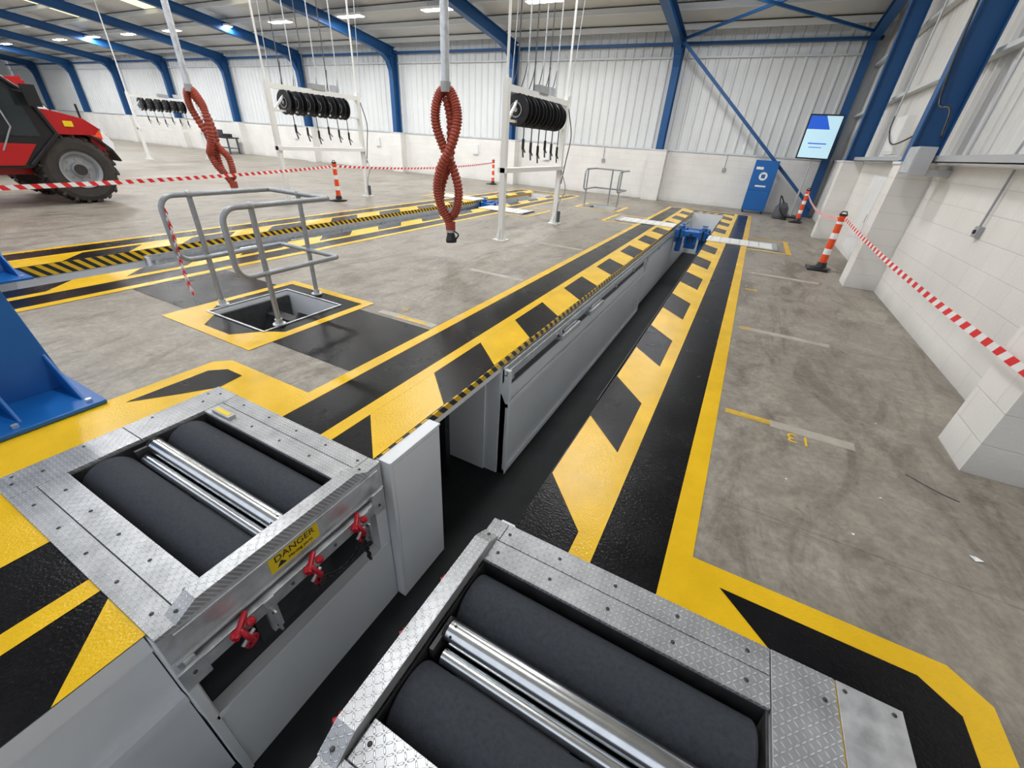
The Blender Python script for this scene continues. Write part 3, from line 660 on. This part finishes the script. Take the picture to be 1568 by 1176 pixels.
# ---------------------------------------------------------------- bollards and tape
def bollard(x,y):
    b=MB()
    b.lathe((x,y,.03),(0,0,1),[(0,.0),(.17,.0),(.17,.01),(.15,.02),(.09,.03),(.075,.09),(.07,.11)],BLKP,20)
    b.lathe((x,y,0),(0,0,1),[(.062,.10),(.058,.28,TWHT),(.058,.38,ORG),(.055,.55,TWHT),(.054,.65,ORG),(.052,.80,TWHT),(.052,.84,ORG),(.052,.88),(.068,.885),(.068,.90),(.05,.905),(.05,.93,BLKP),(.062,.935,BLKP),(.062,.96,BLKP),(0,.965)],ORG,18)
    b.tube([(x-.05,y,.96),(x-.03,y,1.0),(x+.03,y,1.0),(x+.05,y,.96)],.01,BLKP,6)
    b.box(x-.22,x+.1,y-.19,y+.19,.0,.03,BLKP)
    b.done("safety_bollard",.004)
for x,y in [(-10.04,8.67),(-10.35,17.6),(1.52,9.4),(1.55,16.6)]: bollard(x,y)
def tape(a,c,sag,wdt=.058,step=.085):
    b=MB(); a=Vector(a);c=Vector(c);L=(c-a).length;n=int(L/step)
    def pt(t): p=a.lerp(c,t); p.z-=sag*4*t*(1-t); return p
    for i in range(n):
        p=pt(i/n);q=pt((i+1)/n); d=(q-p).normalized()*.025; up=Vector((0,0,wdt/2)); tw=Vector((.004*math.sin(i*.3),.004*math.cos(i*.23),0))
        b.poly([p-up-d+tw,q-up-d+tw,q+up+d,p+up+d],TRED if i%2 else TWHT)
    b.done("barrier_tape")
tape((-10.04,8.6,.86),(-7.6,.4,.90),.06)
tape((-10.04,8.75,.86),(-10.35,17.5,.86),.12)
tape((1.55,9.3,.9),(1.67,3.5,.74),.05); tape((1.67,3.5,.74),(1.69,.6,.90),.04)
tape((1.55,16.5,.88),(1.52,9.5,.88),.18)

# ---------------------------------------------------------------- display on stand, cabinet
b=MB(); x,y=1.45,17.9
b.cyl((x-.02,y+.12,.0),(x-.02,y+.12,2.3),.03,ALU,12); b.box(x-.35,x+.3,y-.2,y+.4,0,.05,BLKP); b.box(x-.1,x+.06,y+.03,y+.1,2.0,2.6,GREY)
b.box(x-.50,x+.42,y-.03,y+.03,1.78,3.0,BLKP)
SCR=mat("screen_white",(.5,.65,.7),.3,emit=(.42,.72,.88),es=.55); SCB=mat("screen_blue",(.02,.08,.4),.3,emit=(.01,.09,.55),es=.7)
b.box(x-.46,x+.38,y-.034,y-.03,1.82,2.60,SCR); b.box(x-.46,x-.05,y-.034,y-.03,2.60,2.96,SCB); b.box(x-.05,x+.38,y-.034,y-.03,2.60,2.96,SCR)
b.poly([(x-.05,y-.036,2.60),(x+.15,y-.036,2.60),(x-.05,y-.036,2.96)],SCB)
b.box(x-.3,x+.2,y-.038,y-.035,2.2,2.23,SCB); b.box(x-.25,x+.1,y-.038,y-.035,2.10,2.12,SCB)
b.done("display_screen_stand")
b=MB(); x0,x1,y0,y1=-.15,.58,18.0,18.4
b.box(x0,x1,y0,y1,.08,1.66,BLUE); b.box(x0+.03,x1-.03,y0-.012,y0,.75,1.6,BLUE); b.box(x0+.03,x1-.03,y0-.012,y0,.12,.70,BLUE)
b.cyl((x0+.36,y0-.018,1.18),(x0+.36,y0-.012,1.18),.13,FRW,20); b.box(x0+.30,x0+.42,y0-.02,y0-.018,1.12,1.24,BLUE); b.box(x0+.08,x0+.3,y0-.016,y0-.012,1.38,1.46,FRW); b.box(x0+.2,x1-.2,y0-.016,y0-.012,.85,.9,FRW)
for xx in (x0+.06,x1-.06):
    for yy in (y0+.06,y1-.06): b.cyl((xx,yy,0),(xx,yy,.08),.03,BLKP,10)
b.cyl((x1+.04,y0+.05,.3),(x1+.04,y0+.05,1.2),.015,ALU,8)
b.done("blue_tool_cabinet",.01)
b=MB(); b.lathe((1.05,17.2,0),(0,0,1),[(0,.02),(.2,.02),(.22,.1),(.2,.35),(.15,.42),(.1,.5),(0,.52)],CABLE,18); b.cyl((1.2,17.05,.0),(1.2,17.05,.12),.08,BLKP,12); b.tube(smooth_path([(1.05,17.1,.5),(.9,17.0,.7),(1.0,16.9,.3),(1.2,16.9,.1)],6),.02,BLKP,8)
b.done("wet_vacuum_cleaner")
# ---------------------------------------------------------------- services on right wall
b=MB()
b.box(XW-.045,XW,6.0,6.1,1.14,1.24,GREY); b.cyl((XW-.03,6.05,1.24),(XW-.03,6.05,1.75),.011,GREY,8); b.cyl((XW-.045,6.05,1.19),(XW-.06,6.05,1.19),.02,BLKP,8)
b.done("wall_switch_box")
b=MB()
b.box(XW-.24,XW-.10,1.,13.5,BH+.035,BH+.045,ALU); b.box(XW-.24,XW-.23,1.,13.5,BH+.035,BH+.11,ALU); b.box(XW-.11,XW-.10,1.,13.5,BH+.035,BH+.11,ALU)
for i in range(3): b.tube(smooth_path([(XW-.20+.035*i,1.0+n*.9,BH+.06+.01*((n+i)%2)) for n in range(14)],4),.012,BLKP if i else ALU,6)
b.done("cable_tray")
b=MB()
b.cyl((XW+.02,7.6,BH+.05),(XW+.02,7.6,6.4),.018,ALU,8); b.cyl((XW+.02,12.6,BH),(XW+.02,12.6,5.9),.018,ALU,8); b.cyl((XW+.02,6.4,BH),(XW+.02,5.2,6.6),.014,ALU,8)
b.tube(smooth_path([(XW-.1,9.5,2.2),(XW-.2,10.5,2.05),(XW-.15,11.5,2.3),(XW+.0,12.5,2.6)],8),.012,BLKP,6)
b.tube(smooth_path([(XW-.30,7.6,BH+.3),(XW-.3,7.8,2.35),(XW-.36,8.2,2.5),(XW-.40,8.4,3.4),(XW-.41,8.5,4.6)],8),.014,BLKP,8)
b.done("electrical_conduit")
b=MB(); b.box(XW-.45,XW-.27,7.6,8.05,BH-.12,BH+.20,ALU); b.box(XW-.46,XW-.45,7.62,8.03,BH-.10,BH+.18,GALV); b.box(XW-.4,XW,7.7,7.95,BH-.12,BH-.04,ALU); b.done("electrical_isolator_box",.005)
b=MB(); b.box(XW-.15,XW-.02,10.6,11.3,BH+.15,BH+.75,FRW); b.box(XW-.156,XW-.15,10.64,11.26,BH+.19,BH+.71,CONW); b.done("distribution_board",.005)
b=MB(); b.box(XW-.18,XW-.01,9.9,10.9,.25,1.55,CONW); b.box(XW-.185,XW-.18,9.95,10.85,.3,1.5,CONW); b.box(XW-.19,XW-.185,10.0,10.06,.8,.95,ALU); b.done("service_cabinet",.01)
for x in (-5.9,-1.2):
    b=MB(); b.box(x,x+.12,YB-.06,YB,1.2,1.32,GREY); b.cyl((x+.06,YB-.03,1.32),(x+.06,YB-.03,1.75),.012,GREY,6); b.done("wall_socket")
for x in (-12.3,-18.5,-25.,-8.6):
    b=MB(); b.box(x,x+.3,YB-.08,YB,1.1,1.5,FRW); b.box(x+.02,x+.28,YB-.085,YB-.08,1.12,1.48,CONW); b.done("wall_fuse_box")
b=MB()
for (x,y,s) in ((1.55,2.35,.03),(1.2,2.62,.012),(1.0,2.2,.01),(.7,2.5,.008),(1.35,3.6,.01),(.35,7.2,.02)):
    a=random.random()*6; b.poly([(x+s*math.cos(a+t),y+s*.7*math.sin(a+t),.004+.006*(i%2)) for i,t in enumerate((0,1.4,3.0,4.5))],TWHT)
b.done("paper_scraps")
b=MB(); b.tube(smooth_path([(1.40,2.99,.003),(1.47,2.93,.005),(1.55,2.88,.004),(1.63,2.85,.003)],8),.0025,CABLE,6); b.done("loose_cable")

# ---------------------------------------------------------------- telehandler
root=bpy.data.objects.new("telehandler",None); scene.collection.objects.link(root)
def wheel(x,y,r,w,par):
    b=MB(); 
    pr=[(r*.55,-w*.42),(r*.60,-w*.5),(r*.8,-w*.52),(r*.93,-w*.42),(r*.965,-w*.2),(r*.97,0),(r*.965,w*.2),(r*.93,w*.42),(r*.8,w*.52),(r*.60,w*.5),(r*.55,w*.42)]
    b.lathe((x,y,r),(1,0,0),pr,TYRE,40)
    for i in range(20):
        for s in (1,-1):
            t=2*math.pi*(i+(.5 if s>0 else 0))/20; c,sn=math.cos(t),math.sin(t); c2,s2=math.cos(t+.17),math.sin(t+.17)
            p0=Vector((x+s*w*.47,y+r*.9*c,r+r*.9*sn)); p1=Vector((x+s*w*.02,y+r*.985*c2,r+r*.985*s2)); 
            b.beam(p0+Vector((0,c,sn))*r*.04,p1,.05,.07,TYRE,up=(0,c,sn))
    for s in (1,-1):
        b.lathe((x+s*w*.1,y,r),(s,0,0),[(0,.03),(r*.12,.03),(r*.14,w*.28),(r*.2,w*.28),(r*.22,w*.12),(r*.42,w*.1),(r*.46,w*.3),(r*.50,w*.36),(r*.53,w*.40)],GREY,32)
        b.lathe((x+s*w*.3,y,r),(s,0,0),[(r*.16,0),(r*.16,w*.16),(0,w*.18)],TYRE,20)
        b.lathe((x+s*w*.3,y,r),(s,0,0),[(r*.52,w*.18),(r*.60,w*.17)],TYRE,32)
        for i in range(8): t=i*math.pi/4; b.cyl((x+s*w*.2,y+r*.3*math.cos(t),r+r*.3*math.sin(t)),(x+s*w*.27,y+r*.3*math.cos(t),r+r*.3*math.sin(t)),.02,GREY,6)
    b.done("wheel",0,par)
for y in (4.05,1.0):
    for x in (-12.95,-14.75): wheel(x,y,.65,.44,root)
b=MB()
b.box(-14.5,-13.2,-.2,4.4,.55,.95,RED); b.box(-14.6,-13.1,3.3,4.45,.9,1.35,RED)
b.cyl((-14.6,4.05,.62),(-13.1,4.05,.62),.12,BLKP); b.cyl((-14.6,1.,.62),(-13.1,1.,.62),.12,BLKP)
for i in range(8):
    a0,a1=math.radians(12+i*19),math.radians(12+(i+1)*19)
    pts=[(-13.18,4.05+.76*math.cos(a0),.66+.70*math.sin(a0)),(-13.18,4.05+.76*math.cos(a1),.66+.70*math.sin(a1)),(-13.18,4.05+.81*math.cos(a1),.66+.75*math.sin(a1)),(-13.18,4.05+.81*math.cos(a0),.66+.75*math.sin(a0))]
    b.prism(pts,(.42,0,0),BLKP)
b.prism([(-13.5,3.35,1.3),(-13.5,4.50,1.3),(-13.5,4.62,1.42),(-13.5,4.40,1.60),(-13.5,3.9,1.72),(-13.5,3.35,1.75)],(.80,0,0),RED)
b.box(-12.69,-12.675,4.05,4.2,1.44,1.54,SIGNY); b.box(-13.38,-12.72,4.58,4.64,1.38,1.43,GREY)
b.prism([(-13.35,4.45,.8),(-13.35,4.65,.8),(-13.35,4.65,1.25),(-13.35,4.45,1.3)],(.5,0,0),RED)
b.cyl((-12.78,4.4,1.56),(-12.78,4.4,1.85),.02,BLKP)
b.prism([(-13.5,1.6,.7),(-13.5,3.3,.7),(-13.5,3.85,1.25),(-13.5,3.65,2.0),(-13.5,3.3,2.28),(-13.5,1.9,2.28),(-13.5,1.6,2.0)],(.82,0,0),BLKP)
b.prism([(-12.675,1.75,1.25),(-12.675,3.62,1.25),(-12.675,3.52,1.95),(-12.675,3.22,2.18),(-12.675,1.98,2.18)],(.01,0,0),GLASS)
b.prism([(-12.668,1.7,.75),(-12.668,3.2,.75),(-12.668,3.5,1.12),(-12.668,1.7,1.15)],(.02,0,0),RED)
b.tube([(-12.66,3.3,.75),(-12.66,3.87,1.3),(-12.66,3.64,2.0),(-12.66,3.32,2.26),(-12.66,1.9,2.28)],.04,BLKP,8)
b.tube([(-12.65,3.0,1.0),(-12.65,3.25,1.4),(-12.65,3.2,1.75)],.015,GREY,6)
b.box(-13.5,-12.68,1.8,3.45,2.26,2.36,RED)
b.beam((-14.0,4.1,2.1),(-14.0,-1.8,1.2),.30,.36,RED); b.beam((-14.0,-1.5,1.25),(-14.0,-3.2,.8),.25,.32,RED)
b.box(-14.2,-13.8,3.5,4.1,1.3,2.2,RED); b.box(-14.7,-13.3,-3.4,-3.25,.2,1.0,BLKP)
for x in (-14.4,-13.6): b.box(x-.05,x+.05,-4.4,-3.3,.2,.26,BLKP)
b.beam((-12.6,3.5,2.0),(-12.35,3.65,1.95),.03,.03,BLKP); b.box(-12.4,-12.34,3.55,3.75,1.75,2.1,BLKP)
b.done("body",.02,root)
root.location=(0,.27,0)

root=bpy.data.objects.new("white_van",None); scene.collection.objects.link(root)
for y in (2.2,5.6):
    for x in (-19.15,-20.85): wheel(x,y,.34,.22,root)
b=MB()
VW=mat("van_white",(.8,.82,.83),.25)
b.prism([(-21,1.2,.35),(-21,6.55,.35),(-21,6.65,.9),(-21,6.45,1.25),(-21,5.6,1.45),(-21,5.0,2.2),(-21,4.7,2.28),(-21,1.3,2.28)],(2.,0,0),VW)
b.prism([(-18.995,3.7,1.3),(-18.995,5.35,1.35),(-18.995,4.95,2.05),(-18.995,3.7,2.05)],(.01,0,0),GLASS)
b.prism([(-20.9,5.64,1.47),(-19.1,5.64,1.47),(-19.1,5.06,2.18),(-20.9,5.06,2.18)],(0,.012,.01),GLASS)
b.box(-18.99,-18.98,1.3,6.4,1.0,1.25,ORG); b.box(-20.8,-19.2,6.5,6.66,.55,.8,BLKP)
for x in (-20.9,-19.3): b.box(x,x+.25,6.42,6.56,.9,1.15,ORG)
b.done("body",.04,root)
root.location=(0,.9,0)

b=MB(); b.box(-32,-29.6,17.6,18.4,.85,.92,BLKP); 
for x in (-31.9,-29.7):
    for y in (17.7,18.3): b.box(x-.04,x+.04,y-.04,y+.04,0,.85,CABLE)
b.box(-32,-29.6,17.7,18.3,.3,.34,CABLE); b.box(-31.5,-30.8,17.9,18.2,.92,1.3,CABLE); b.box(-30.4,-29.9,17.9,18.2,.92,1.1,BLKP); b.done("workbench")
b=MB(); b.box(-43,-42,14,15,0,.5,RED); b.box(-43.03,-41.97,13.97,15.03,.42,.5,RED); b.box(-41.8,-41,14.2,15,0,.35,RED); b.cyl((-42.5,14.5,.5),(-42.5,14.5,.7),.2,BLKP); b.done("red_storage_crates",.03)

# ---------------------------------------------------------------- world
w=bpy.data.worlds.new("world"); scene.world=w; w.use_nodes=True
bg=w.node_tree.nodes["Background"]; bg.inputs[0].default_value=(.84,.90,1,1); bg.inputs[1].default_value=1.0
